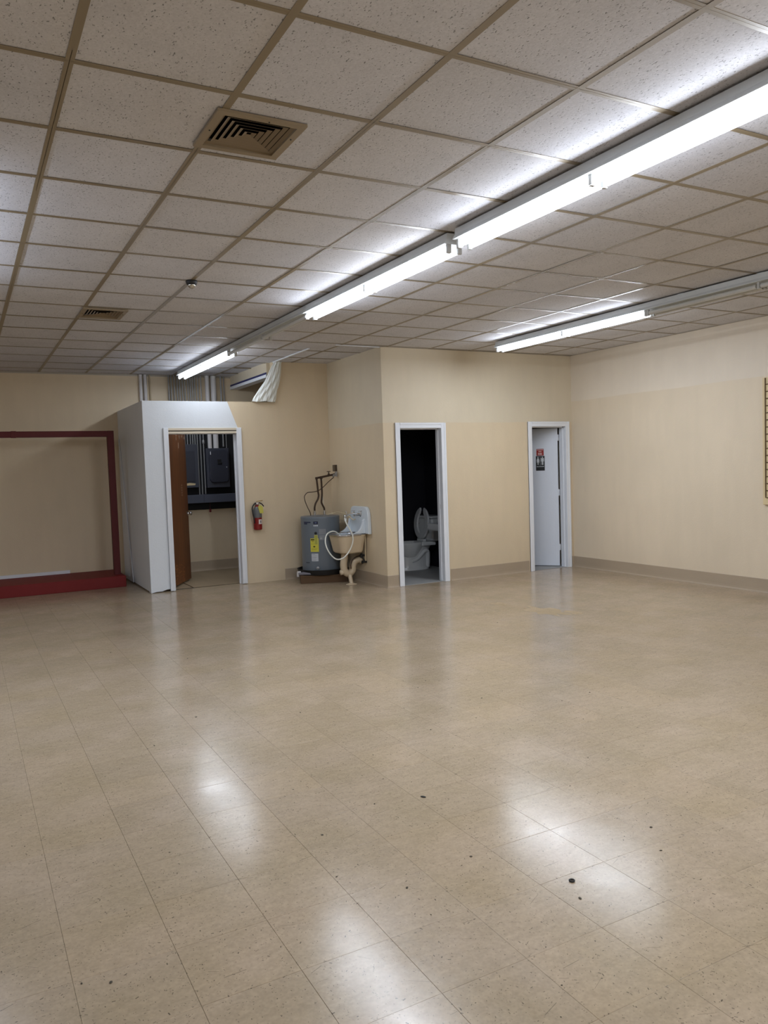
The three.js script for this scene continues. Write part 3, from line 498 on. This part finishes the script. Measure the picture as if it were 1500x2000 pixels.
// ---------------------------------------------------------------- water heater in the alcove corner
{
  const C = [4.255, -9.735], R = 0.262, y0 = 0.165, y1 = 0.872;
  const st = thing('wooden_stand', 'rough brown wooden stand under the water heater', 'stand', [C[0], 0, C[1]], -0.36);
  part('board_frame', [rb(-0.30, 0.0, 0.24, 0.32, 0.088, 0.275, 0.003), rb(-0.30, 0.0, -0.3, 0.32, 0.088, -0.265, 0.003), rb(-0.30, 0.0, -0.265, -0.265, 0.088, 0.24, 0.003), rb(0.285, 0.0, -0.265, 0.32, 0.088, 0.24, 0.003)], M.wood, st);
  part('deck', rb(-0.305, 0.088, -0.305, 0.325, 0.104, 0.28, 0.002), M.wood, st);
  const pan = thing('drain_pan', 'black plastic drain pan around the foot of the water heater', 'pan', [C[0], 0.105, C[1]]);
  part('pan', lathe([[0, 0], [0.315, 0], [0.322, 0.006], [0.33, 0.062], [0.336, 0.066], [0.336, 0.07], [0.324, 0.07], [0.314, 0.012], [0, 0.010]], 56), M.black, pan);
  part('drain_fitting', [rod([-0.33, 0.03, 0.03], [-0.372, 0.03, 0.033], 0.022, 16), rod([-0.365, 0.03, 0.033], [-0.365, -0.02, 0.033], 0.018, 14)], M.pvc, pan, 'white drain elbow');
  part('paper_scrap', ext(poly([[-0.2, 0.012], [0.02, 0.016], [0.04, 0.04], [-0.05, 0.034], [-0.14, 0.05], [-0.21, 0.036]]), 0.001).translate(-0.02, 0, 0.318), std([128, 126, 134], 0.6), pan, 'grey white scrap stuck to the rim').rotation.y = -0.72;
  const h = thing('water_heater', 'short grey electric water heater with yellow label in the corner', 'water heater', [C[0], 0.1195, C[1]]);
  const H = 0.757;
  part('tank', lathe([[0, 0], [R - 0.008, 0], [R - 0.003, 0.004], [R - 0.003, 0.022], [R, 0.026], [R, H - 0.03], [R + 0.002, H - 0.028], [R + 0.002, H - 0.004], [R - 0.004, H], [0.0, H + 0.004]], 64), M.heater, h);
  const front = Math.atan2(-C[0], -C[1]);        // towards the camera
  const band = (name, a0, a1, ya, yb, draw, label, lift = 0.0012) => { const px = 256, py = Math.round(256 * (yb - ya) / ((a1 - a0) * R)); part(name, new THREE.CylinderGeometry(R + lift, R + lift, yb - ya, 14, 1, true, front + a0, a1 - a0).translate(0, (ya + yb) / 2, 0), new THREE.MeshStandardMaterial({ roughness: 0.5, map: canvasTex(px, Math.min(1024, py), draw) }), h, label); };
  const bars = (c, w, h2, col, list) => { c.fillStyle = col; for (const [x, y, a, b] of list) c.fillRect(x * w, y * h2, a * w, b * h2); };
  const fill = (c, w, h2, col) => { c.fillStyle = col; c.fillRect(0, 0, w, h2); };
  band('brand_plate', -0.98, -0.50, 0.655, 0.70, (c, w, q) => { fill(c, w, q, '#6a7279'); bars(c, w, q, '#232a44', [[0.02, 0.1, 0.96, 0.36], [0.04, 0.5, 0.5, 0.4]]); }, 'dark blue printed name plate too faint to read');
  band('rating_plate', -0.36, -0.12, 0.63, 0.70, (c, w, q) => { fill(c, w, q, '#6e767d'); bars(c, w, q, '#171c36', [[0, 0, 1, 0.55]]); bars(c, w, q, '#cdd2d6', [[0.05, 0.68, 0.2, 0.25], [0.36, 0.68, 0.24, 0.25], [0.7, 0.68, 0.25, 0.25]]); bars(c, w, q, '#5a6288', [[0.3, 0.15, 0.4, 0.22]]); }, 'small navy plate over white print');
  band('yellow_label', -0.56, -0.12, 0.295, 0.475, (c, w, q) => { fill(c, w, q, '#cfc846'); bars(c, w, q, '#2a2810', [[0.06, 0.06, 0.5, 0.09], [0.36, 0.57, 0.22, 0.09]]); bars(c, w, q, '#77742c', [[0.14, 0.22, 0.3, 0.05], [0.06, 0.4, 0.8, 0.02], [0.12, 0.76, 0.7, 0.02], [0.12, 0.84, 0.6, 0.02]]); }, 'yellow energy label');
  band('yellow_tag', -0.335, -0.155, 0.395, 0.52, (c, w, q) => { fill(c, w, q, '#a9a845'); bars(c, w, q, '#d5d08a', [[0, 0, 1, 0.03], [0, 0, 0.05, 1], [0.92, 0, 0.08, 1]]); }, 'tilted yellow tag over the label', 0.003);
  band('white_label', -0.52, -0.16, 0.17, 0.272, (c, w, q) => { fill(c, w, q, '#c2c6cc'); for (let i = 0; i < 9; i++) bars(c, w, q, i % 4 ? '#9aa0a8' : '#60666e', [[0.06 + 0.02 * (i % 3), 0.08 + i * 0.1, 0.5 + 0.3 * ((i * 7) % 5) / 5, 0.03]]); }, 'white printed data label');
  band('grey_label', -0.08, 0.27, 0.525, 0.595, (c, w, q) => { fill(c, w, q, '#898c90'); for (let i = 0; i < 5; i++) bars(c, w, q, '#74777c', [[0.08, 0.14 + i * 0.17, 0.8, 0.04]]); }, 'faded grey warning label');
  band('grey_label', -0.07, 0.27, 0.45, 0.515, (c, w, q) => { fill(c, w, q, '#878b90'); bars(c, w, q, '#a3a6aa', [[0.1, 0.5, 0.3, 0.3]]); }, 'lower faded grey label');
  band('small_mark', -0.92, -0.56, 0.135, 0.16, (c, w, q) => { fill(c, w, q, '#6a7279'); bars(c, w, q, '#3a414c', [[0.04, 0.2, 0.7, 0.5]]); }, 'faint dark print near the foot');
  const lug = (a, y) => [Math.sin(front + a) * (R + 0.006), y, Math.cos(front + a) * (R + 0.006)];
  part('drain_valve', [lathe([[0, 0], [0.016, 0], [0.018, 0.012], [0.01, 0.016], [0.009, 0.04], [0.02, 0.044], [0.02, 0.052], [0, 0.054]], 18).rotateX(Math.PI / 2).rotateY(front - 0.18).translate(...lug(-0.18, 0.085))], M.galv, h, 'small drain valve');
  part('cover_screw', lathe([[0, 0], [0.018, 0], [0.014, 0.01], [0, 0.012]], 16).rotateX(Math.PI / 2).rotateY(front - 0.25).translate(...lug(-0.25, 0.545)), M.rubber, h);
  for (const x of [-0.026, 0.119]) part('nipple', [rod([x, H, -0.115], [x, H + 0.065, -0.115], 0.014, 16), rod([x, H + 0.02, -0.115], [x, H + 0.05, -0.115], 0.018, 6)], M.steel, h);
  // supply pipes: one thing, from the heater top to the wall box
  const z = -9.85;
  const cp = thing('copper_pipes', 'brown copper pipes bending from the water heater to the wall valve', 'pipes', [4.3, 0.93, z]);
  const L = (p) => p.map(([x, y, zz = z]) => [x - 4.3, y - 0.93, zz - z]);
  part('riser', tube(L([[4.229, 0.943], [4.23, 0.985], [4.245, 1.04], [4.285, 1.105], [4.296, 1.15], [4.29, 1.2], [4.282, 1.3], [4.274, 1.385]]), 0.0125, 50, 12), M.copper, cp);
  part('riser', tube(L([[4.374, 0.943], [4.372, 0.968], [4.352, 1.01], [4.335, 1.05], [4.34, 1.1], [4.347, 1.16], [4.347, 1.26], [4.343, 1.388]]), 0.0125, 50, 12), M.copper, cp);
  part('header_pipe', [rod(...L([[4.262, 1.386], [4.56, 1.432]]), 0.014), rod(...L([[4.274, 1.37], [4.274, 1.402]]), 0.018), rod(...L([[4.343, 1.372], [4.343, 1.404]]), 0.019), rod(...L([[4.54, 1.43, z], [4.61, 1.44, -9.93]]), 0.014)], M.copper, cp);
  part('shutoff_valve', [lathe([[0, 0], [0.018, 0], [0.016, 0.022], [0.008, 0.03], [0.006, 0.055], [0, 0.056]], 16).translate(...L([[4.46, 1.415]])[0]), lathe([[0, 0.052], [0.026, 0.052], [0.028, 0.057], [0.026, 0.062], [0, 0.062]], 18).translate(...L([[4.46, 1.415]])[0])], M.copper, cp, 'brown valve with round handle');
  part('wall_fitting', [rod(...L([[4.52, 1.40], [4.575, 1.45]]), 0.016), rod(...L([[4.575, 1.47], [4.575, 1.40]]), 0.014), lathe([[0, 0], [0.02, 0], [0.02, 0.02], [0, 0.022]], 14).translate(...L([[4.53, 1.412]])[0])], M.galv, cp);
  part('thin_tube', tube(L([[4.534, 1.39], [4.45, 1.33], [4.37, 1.262], [4.29, 1.215, -9.845], [4.2, 1.2, -9.84], [4.125, 1.193, -9.84], [4.085, 1.15, -9.84], [4.085, 1.1, -9.84], [4.12, 1.0, -9.84], [4.158, 0.92, -9.84], [4.163, 0.8815, -9.84]]), 0.0055, 80, 8), M.copper, cp);
  const jb = thing('junction_box', 'small brown square box on the side wall above the copper pipes', 'box', [XS, 1.472, -9.925]);
  part('box', rb(-0.035, 0, -0.04, -0.001, 0.09, 0.035, 0.003), std([78, 62, 46], 0.6), jb); part('cover', rb(-0.039, 0.004, -0.036, -0.034, 0.086, 0.031, 0.002), std([96, 82, 64], 0.5), jb);
  const tw = thing('thin_white_tube', 'thin white plastic tube standing in the alcove corner behind the pipes', 'tube', [4.37, 0.87, -9.88]);
  part('tube', tube([[0.008, 0.0, 0], [0.012, 0.1, 0], [0.0, 0.25, 0], [-0.005, 0.47, -0.01], [0.02, 0.5, -0.02]], 0.004, 40, 8), M.hose, tw);
}

// ---------------------------------------------------------------- wall hung service sink
{
  const zc = -9.2, t = thing('service_sink', 'old beige mop sink with high white back on the side wall', 'sink', [XS - 0.003, 0, zc]);
  // bowl: loft of rounded rectangles, outside then inside
  const loop = (x0, x1, z0, z1, r, y, n = 8) => { const p = [], C = [[x1 - r, z1 - r, 0], [x0 + r, z1 - r, 1], [x0 + r, z0 + r, 2], [x1 - r, z0 + r, 3]]; for (const [cx, cz, q] of C) for (let i = 0; i <= n; i++) { const a = (q + i / n) * Math.PI / 2; p.push([cx + Math.cos(a) * r, y, cz + Math.sin(a) * r]); } return p; };
  const loft = (loops, cap) => { const n = loops[0].length, P = [], I = []; loops.forEach((l) => l.forEach((p) => P.push(...p))); for (let k = 0; k < loops.length - 1; k++) for (let i = 0; i < n; i++) { const a = k * n + i, b = k * n + (i + 1) % n; I.push(a, b, a + n, b, b + n, a + n); } if (cap) { const l = loops.length - 1, c = loops[l].reduce((s, p) => [s[0] + p[0] / n, s[1] + p[1] / n, s[2] + p[2] / n], [0, 0, 0]); P.push(...c); for (let i = 0; i < n; i++) I.push(l * n + i, l * n + (i + 1) % n, P.length / 3 - 1); } const g = new THREE.BufferGeometry(); g.setAttribute('position', new THREE.Float32BufferAttribute(P, 3)); g.setAttribute('uv', new THREE.Float32BufferAttribute(new Float32Array(P.length / 3 * 2), 2)); g.setIndex(I); g.computeVertexNormals(); return g; };
  const zN = 0.2, zF = -0.22;
  const ds = (m) => { const k = m.clone(); k.side = THREE.DoubleSide; return k; };
  part('bowl', loft([loop(-0.30, -0.08, zF + 0.10, zN - 0.10, 0.06, 0.402), loop(-0.345, -0.05, zF + 0.05, zN - 0.05, 0.08, 0.408), loop(-0.365, -0.04, zF + 0.035, zN - 0.035, 0.085, 0.43), loop(-0.40, -0.01, zF + 0.005, zN - 0.008, 0.085, 0.625), loop(-0.405, 0, zF, zN, 0.085, 0.634), loop(-0.405, 0, zF, zN, 0.085, 0.648)]), ds(M.enamel), t);
  part('inner_bowl', loft([loop(-0.405, 0, zF, zN, 0.085, 0.648), loop(-0.385, -0.02, zF + 0.02, zN - 0.02, 0.07, 0.648), loop(-0.35, -0.05, zF + 0.05, zN - 0.05, 0.07, 0.46), loop(-0.2, -0.15, -0.05, 0.04, 0.02, 0.45)], true), ds(M.porcelain), t);
  part('rim_guard', [loft([loop(-0.41, -0.05, zF - 0.004, zN + 0.004, 0.088, 0.636), loop(-0.416, -0.05, zF - 0.010, zN + 0.010, 0.09, 0.646), loop(-0.412, -0.05, zF - 0.006, zN + 0.006, 0.088, 0.66), loop(-0.385, -0.05, zF + 0.022, zN - 0.022, 0.07, 0.66), loop(-0.382, -0.05, zF + 0.025, zN - 0.025, 0.07, 0.64)])], ds(M.steel), t, 'bright metal rim guard');
  // high back: a thick plate with rounded shoulders and flared wings
  const s = new THREE.Shape(); s.moveTo(-0.26, 0); s.lineTo(0.285, 0); s.quadraticCurveTo(0.285, 0.2, 0.265, 0.27); s.quadraticCurveTo(0.25, 0.335, 0.18, 0.335); s.lineTo(-0.12, 0.335); s.quadraticCurveTo(-0.2, 0.335, -0.21, 0.27); s.quadraticCurveTo(-0.22, 0.1, -0.26, 0);
  part('high_back', ext(s, 0.03, 0.009).rotateY(-Math.PI / 2).translate(-0.009, 0.662, 0), M.porcelain, t, 'white porcelain back');
  const wing = (z, d) => { const w = new THREE.Shape(); w.moveTo(0, 0); w.lineTo(-0.17, 0); w.quadraticCurveTo(-0.06, 0.02, -0.035, 0.16); w.lineTo(0, 0.2); return ext(w, d, 0.006).translate(-0.03, 0.664, z); };
  part('wing', wing(-0.235, 0.03), M.porcelain, t); part('wing', wing(0.165, 0.03), M.porcelain, t);
  // faucet
  const fa = part('faucet', [rod([-0.045, 0.9, -0.12], [-0.045, 0.9, 0.10], 0.019), rod([-0.03, 0.9, -0.1], [-0.05, 0.9, -0.1], 0.03), rod([-0.03, 0.9, 0.08], [-0.05, 0.9, 0.08], 0.03), tube([[-0.05, 0.9, -0.01], [-0.1, 0.91, -0.01], [-0.18, 0.905, -0.01], [-0.225, 0.885, -0.01]], 0.014, 24, 10), lathe([[0, 0], [0.016, 0], [0.014, 0.04], [0, 0.045]], 16).translate(-0.23, 0.86, -0.01), rod([-0.2, 0.9, -0.01], [-0.215, 0.95, -0.01], 0.008)], M.chrome, t, 'chrome wall faucet');
  for (const z of [-0.11, 0.095]) part('handle', [rod([-0.045, 0.9, z], [-0.045, 0.945, z], 0.008), rod([-0.045, 0.945, z - 0.035], [-0.045, 0.945, z + 0.035], 0.007), rod([-0.08, 0.945, z], [-0.01, 0.945, z], 0.007)], M.chrome, fa);
  // trap standard
  const tr = tube([[-0.25, 0.41, 0], [-0.262, 0.34, 0], [-0.278, 0.25, 0], [-0.262, 0.165, 0], [-0.21, 0.13, 0], [-0.155, 0.165, 0], [-0.145, 0.23, 0], [-0.12, 0.285, 0], [-0.06, 0.302, 0], [0, 0.302, 0]], 0.046, 70, 18);
  part('trap', [tr, lathe([[0.05, 0], [0.055, 0.005], [0.055, 0.02], [0.05, 0.025]], 24).rotateZ(Math.PI / 2).translate(-0.03, 0.302, 0), lathe([[0, 0], [0.03, 0], [0.034, 0.01], [0.034, 0.04], [0, 0.05]], 20).rotateZ(Math.PI / 2).translate(-0.285, 0.155, 0.0)], M.enamel, t, 'beige cast iron trap');
  part('standpipe', [rod([-0.22, 0.008, 0.1], [-0.22, 0.12, 0.06], 0.026), lathe([[0, 0], [0.075, 0], [0.072, 0.006], [0.04, 0.014], [0.03, 0.02], [0, 0.02]], 30).translate(-0.22, 0, 0.1)], M.enamel, t);
  part('drain_hose', tube([[-0.2, 0.2, 0.06], [-0.2, 0.26, 0.06], [-0.17, 0.32, 0.06], [-0.1, 0.355, 0.06], [-0.04, 0.36, 0.05]], 0.008, 30, 8), M.copper, t);
  part('stop_valve', [rod([0, 0.36, 0.06], [-0.075, 0.36, 0.06], 0.012), rod([-0.04, 0.33, 0.06], [-0.04, 0.39, 0.06], 0.016), rod([-0.03, 0.35, 0.06], [-0.03, 0.28, 0.12], 0.01), rod([0, 0.28, 0.12], [-0.06, 0.28, 0.12], 0.012), lathe([[0, 0], [0.022, 0], [0.022, 0.012], [0, 0.014]], 14).rotateZ(Math.PI / 2).translate(-0.055, 0.28, 0.12)], M.rubber, t, 'dark valve cluster under the sink');
  part('supply_line', tube([[-0.02, 0.3, 0.13], [-0.025, 0.42, 0.14], [-0.025, 0.55, 0.15], [-0.02, 0.64, 0.15]], 0.005, 20, 8), M.hoseTan, t);
  const hz = thing('hose', 'looped white hose hanging from the sink faucet over the rim', 'hose', [4.385, 0.86, -9.21]);
  const hp = [[4.383, 0.822, -9.21], [4.335, 0.865, -9.13], [4.292, 0.862, -9.03], [4.287, 0.81, -8.985], [4.325, 0.735, -8.975], [4.36, 0.66, -8.972], [4.368, 0.587, -8.972], [4.335, 0.49, -8.975], [4.274, 0.405, -8.98], [4.207, 0.362, -8.98], [4.135, 0.36, -8.99], [4.066, 0.418, -9.0], [4.02, 0.51, -9.02], [4.02, 0.595, -9.06], [4.06, 0.672, -9.1], [4.13, 0.70, -9.14], [4.2, 0.70, -9.17], [4.27, 0.66, -9.2], [4.33, 0.58, -9.22]];
  part('tubing', tube(hp.map(([x, y, z]) => [x - 4.385, y - 0.86, z + 9.21]), 0.0082, 140, 10), M.hose, hz);
  part('end_fitting', rod([0, -0.04, 0], [0, -0.004, 0], 0.016), M.labelWhite, hz);
  const th = thing('tan_tube', 'thin tan tube running from heater top to the sink faucet', 'tube', [4.36, 0.885, -9.74]);
  part('tube', tube([[0.0, 0.0, 0.0], [0.06, 0.012, 0.02], [0.12, 0.03, 0.05], [0.16, 0.01, 0.25], [0.15, -0.03, 0.42], [0.17, -0.06, 0.47], [0.185, -0.045, 0.495]], 0.006, 60, 8), M.hoseTan, th);
}

// ---------------------------------------------------------------- restroom behind door 1
{
  const t = thing('toilet', 'white toilet with open front seat raised in the dark restroom', 'toilet', [5.88, 0.004, -9.80]);
  const ell = (cx, rx, rz, y, n = 40) => Array.from({ length: n }, (_, i) => { const a = i / n * Math.PI * 2; return [cx + Math.cos(a) * rx, y, -Math.sin(a) * rz]; });
  const loft = (loops, cap) => { const n = loops[0].length, P = [], I = []; loops.forEach((l) => l.forEach((p) => P.push(...p))); for (let k = 0; k < loops.length - 1; k++) for (let i = 0; i < n; i++) { const a = k * n + i, b = k * n + (i + 1) % n; I.push(a, b, a + n, b, b + n, a + n); } if (cap) { const l = loops.length - 1, c = loops[l].reduce((s, p) => [s[0] + p[0] / n, s[1] + p[1] / n, s[2] + p[2] / n], [0, 0, 0]); P.push(...c); for (let i = 0; i < n; i++) I.push(l * n + i, l * n + (i + 1) % n, P.length / 3 - 1); } const g = new THREE.BufferGeometry(); g.setAttribute('position', new THREE.Float32BufferAttribute(P, 3)); g.setAttribute('uv', new THREE.Float32BufferAttribute(new Float32Array(P.length / 3 * 2), 2)); g.setIndex(I); g.computeVertexNormals(); return g; };
  const C = M.china.clone(); C.side = THREE.DoubleSide;
  part('bowl', loft([ell(-0.2, 0.12, 0.10, 0.19), ell(-0.215, 0.17, 0.135, 0.25), ell(-0.22, 0.225, 0.165, 0.32), ell(-0.22, 0.245, 0.182, 0.375), ell(-0.22, 0.25, 0.186, 0.40), ell(-0.22, 0.24, 0.178, 0.408), ell(-0.22, 0.19, 0.13, 0.402), ell(-0.21, 0.16, 0.11, 0.33), ell(-0.19, 0.07, 0.05, 0.25)], true), C, t);
  part('pedestal', [loft([ell(-0.14, 0.25, 0.12, 0), ell(-0.14, 0.245, 0.118, 0.035), ell(-0.135, 0.225, 0.104, 0.06), ell(-0.135, 0.215, 0.1, 0.2), ell(-0.11, 0.22, 0.11, 0.27), ell(-0.06, 0.2, 0.12, 0.33), ell(-0.04, 0.19, 0.13, 0.36)]), rb(-0.08, 0.345, -0.16, 0.16, 0.405, 0.16, 0.02, 4)], C, t);
  for (const sgn of [1, -1]) part('trapway', tube([[-0.22, 0.13, sgn * 0.072], [-0.13, 0.16, sgn * 0.082], [-0.06, 0.22, sgn * 0.085], [0.0, 0.27, sgn * 0.085], [0.05, 0.26, sgn * 0.075], [0.065, 0.14, sgn * 0.06], [0.06, 0.03, sgn * 0.055]], 0.034, 40, 12), C, t);
  // raised seat: an open-fronted ring standing on its hinge
  const s = new THREE.Shape(), pts = []; for (let i = 0; i <= 40; i++) { const a = Math.PI / 2 + 0.3 + i / 40 * (Math.PI * 2 - 0.6); pts.push([Math.cos(a) * 0.19, 0.245 + Math.sin(a) * 0.225]); } for (let i = 40; i >= 0; i--) { const a = Math.PI / 2 + 0.42 + i / 40 * (Math.PI * 2 - 0.84); pts.push([Math.cos(a) * 0.115, 0.25 + Math.sin(a) * (i > 0 && i < 40 ? 0.16 : 0.2)]); }
  part('seat', ext(poly(pts), 0.02, 0.006).rotateY(-Math.PI / 2).rotateZ(-0.1).translate(0.0, 0.425, 0), M.china, t, 'raised open front seat');
  part('hinge', rb(-0.02, 0.405, -0.09, 0.03, 0.44, 0.09, 0.008), M.china, t);
  part('tank_foot', loft([ell(0.15, 0.08, 0.2, 0.41), ell(0.15, 0.095, 0.225, 0.43)]), C, t);
  const tb = part('tank_body', rb(0.055, 0.42, -0.225, 0.255, 0.74, 0.225, 0.025, 4), M.china, t);
  part('tank_lid', rb(0.04, 0.74, -0.24, 0.262, 0.775, 0.24, 0.012, 3), M.china, tb);
  part('flush_lever', [rod([0.055, 0.66, -0.17], [0.035, 0.66, -0.17], 0.012), rb(0.028, 0.65, -0.18, 0.04, 0.668, -0.10, 0.004)], M.chrome, tb);
  const k = thing('wash_basin', 'white wall hung basin beside the toilet, half hidden by the jamb', 'basin', [6.15, 0.0, -9.2]);
  part('basin', [rb(-0.42, 0.60, -0.2, 0, 0.70, 0.22, 0.03, 4), rb(-0.05, 0.69, -0.2, 0, 0.79, 0.22, 0.012, 3)], M.china, k);
  part('tap', [rod([-0.06, 0.69, 0], [-0.06, 0.78, 0], 0.012), tube([[-0.06, 0.78, 0], [-0.09, 0.8, 0], [-0.14, 0.78, 0]], 0.009, 16, 8)], M.chrome, k);
}
// signs on the white door
{
  const a = THREE.MathUtils.degToRad(-50), put = (t) => { t.position.set(7.52 + 0.038 * Math.sin(a), 0, -8.665 + 0.038 * Math.cos(a)); t.rotation.y = a; };
  const flat = (t, w, h, x, y, map, d = 0.003) => { part('plate', bx(x, y, 0.0005, x + w, y + h, d), std([30, 30, 34], 0.5), t); const g = new THREE.PlaneGeometry(w, h).translate(x + w / 2, y + h / 2, d + 0.0006); part('printed_face', g, new THREE.MeshStandardMaterial({ map, roughness: 0.45 }), t); };
  const b = thing('restroom_sign', 'black sign with white woman and man figures on the white door', 'sign'); put(b);
  flat(b, 0.125, 0.21, -0.312, 1.382, canvasTex(330, 570, (c, w, h) => {
    c.fillStyle = '#15171b'; c.fillRect(0, 0, w, h); c.fillStyle = '#c9cccf';
    const fig = (x, woman) => { c.beginPath(); c.arc(x, 52, 22, 0, 7); c.fill(); if (woman) { c.beginPath(); c.moveTo(x - 26, 84); c.lineTo(x + 26, 84); c.lineTo(x + 58, 190); c.lineTo(x + 40, 200); c.lineTo(x + 26, 150); c.lineTo(x + 52, 250); c.lineTo(x - 52, 250); c.lineTo(x - 26, 150); c.lineTo(x - 40, 200); c.lineTo(x - 58, 190); c.fill(); c.fillRect(x - 24, 250, 18, 90); c.fillRect(x + 6, 250, 18, 90); } else { c.fillRect(x - 58, 84, 116, 26); c.fillRect(x - 58, 84, 20, 130); c.fillRect(x + 38, 84, 20, 130); c.fillRect(x - 32, 84, 64, 140); c.fillRect(x - 32, 215, 28, 130); c.fillRect(x + 4, 215, 28, 130); } };
    fig(82, true); fig(248, false); c.fillRect(162, 30, 6, 330);
    c.font = 'bold 52px sans-serif'; c.textAlign = 'center'; c.fillText('RESTROOM', w / 2, 430, 300);
  }));
  const r = thing('red_sign', 'small red sign above the black restroom sign', 'sign'); put(r);
  flat(r, 0.104, 0.096, -0.302, 1.597, canvasTex(284, 236, (c, w, h) => {
    c.fillStyle = '#93201c'; c.fillRect(0, 0, w, h); c.fillStyle = '#e2c8c2';                                    // its lines of print cannot be read
    c.fillRect(16, 26, 250, 16); c.fillRect(80, 78, 120, 22); c.fillRect(60, 140, 60, 26); c.fillRect(130, 140, 80, 26); c.fillRect(60, 184, 40, 22); c.fillRect(108, 184, 110, 22);
  }));
}
// slatted panel at the right edge
{
  const t = thing('grid_panel', 'pale board with brown wire grid on the wall at right edge', 'display panel', [XR - 0.002, 0.965, -5.48]);
  part('board', [rb(-0.028, 0, -0.016, 0, 1.362, 0.70, 0.003)], M.pale, t);
  part('upright', rod([-0.036, 0.078, 0.022], [-0.036, 1.358, 0.022], 0.0052), M.rodBrown, t); part('upright', rod([-0.036, 0.078, 0.64], [-0.036, 1.358, 0.64], 0.0052), M.rodBrown, t);
  for (let i = 0; i < 17; i++) part('rung', rod([-0.036, 0.078 + i * 0.0757, 0.022], [-0.036, 0.078 + i * 0.0757, 0.64], 0.0042, 8), M.rodBrown, t);
}
// ---------------------------------------------------------------- bits on the floor
{
  const r = thing('rubber_ring', 'tiny black rubber ring lying on the floor tile at lower right', 'ring', [1.845, 0.003, -2.099]);
  part('ring', new THREE.TorusGeometry(0.0085, 0.003, 10, 24).rotateX(Math.PI / 2), M.rubber, r);
  const k = thing('dark_chip', 'small dark elongated chip lying on the floor left of centre right glare', 'chip', [1.768, 0.0, -2.997], 0.6);
  part('chip', new THREE.SphereGeometry(1, 12, 8).scale(0.006, 0.003, 0.014).translate(0, 0.0028, 0), M.rubber, k);
  const l = []; for (let i = 0; i < 130; i++) { const z = -1.3 - rnd() * 9, x = 0.15 + rnd() * Math.min(7, 0.6 - z * 0.75), s = rr(0.0015, 0.0045); l.push(new THREE.IcosahedronGeometry(s, 0).scale(rr(0.7, 2.2), 0.45, rr(0.7, 1.6)).rotateY(rnd() * 3).translate(x, s * 0.4, z)); }
  const d = part('floor_debris', l, M.dust, scene); d.userData = { kind: 'stuff', label: 'dark crumbs and grit scattered over the floor tiles', category: 'debris' };
}
renderer.render(scene, camera);
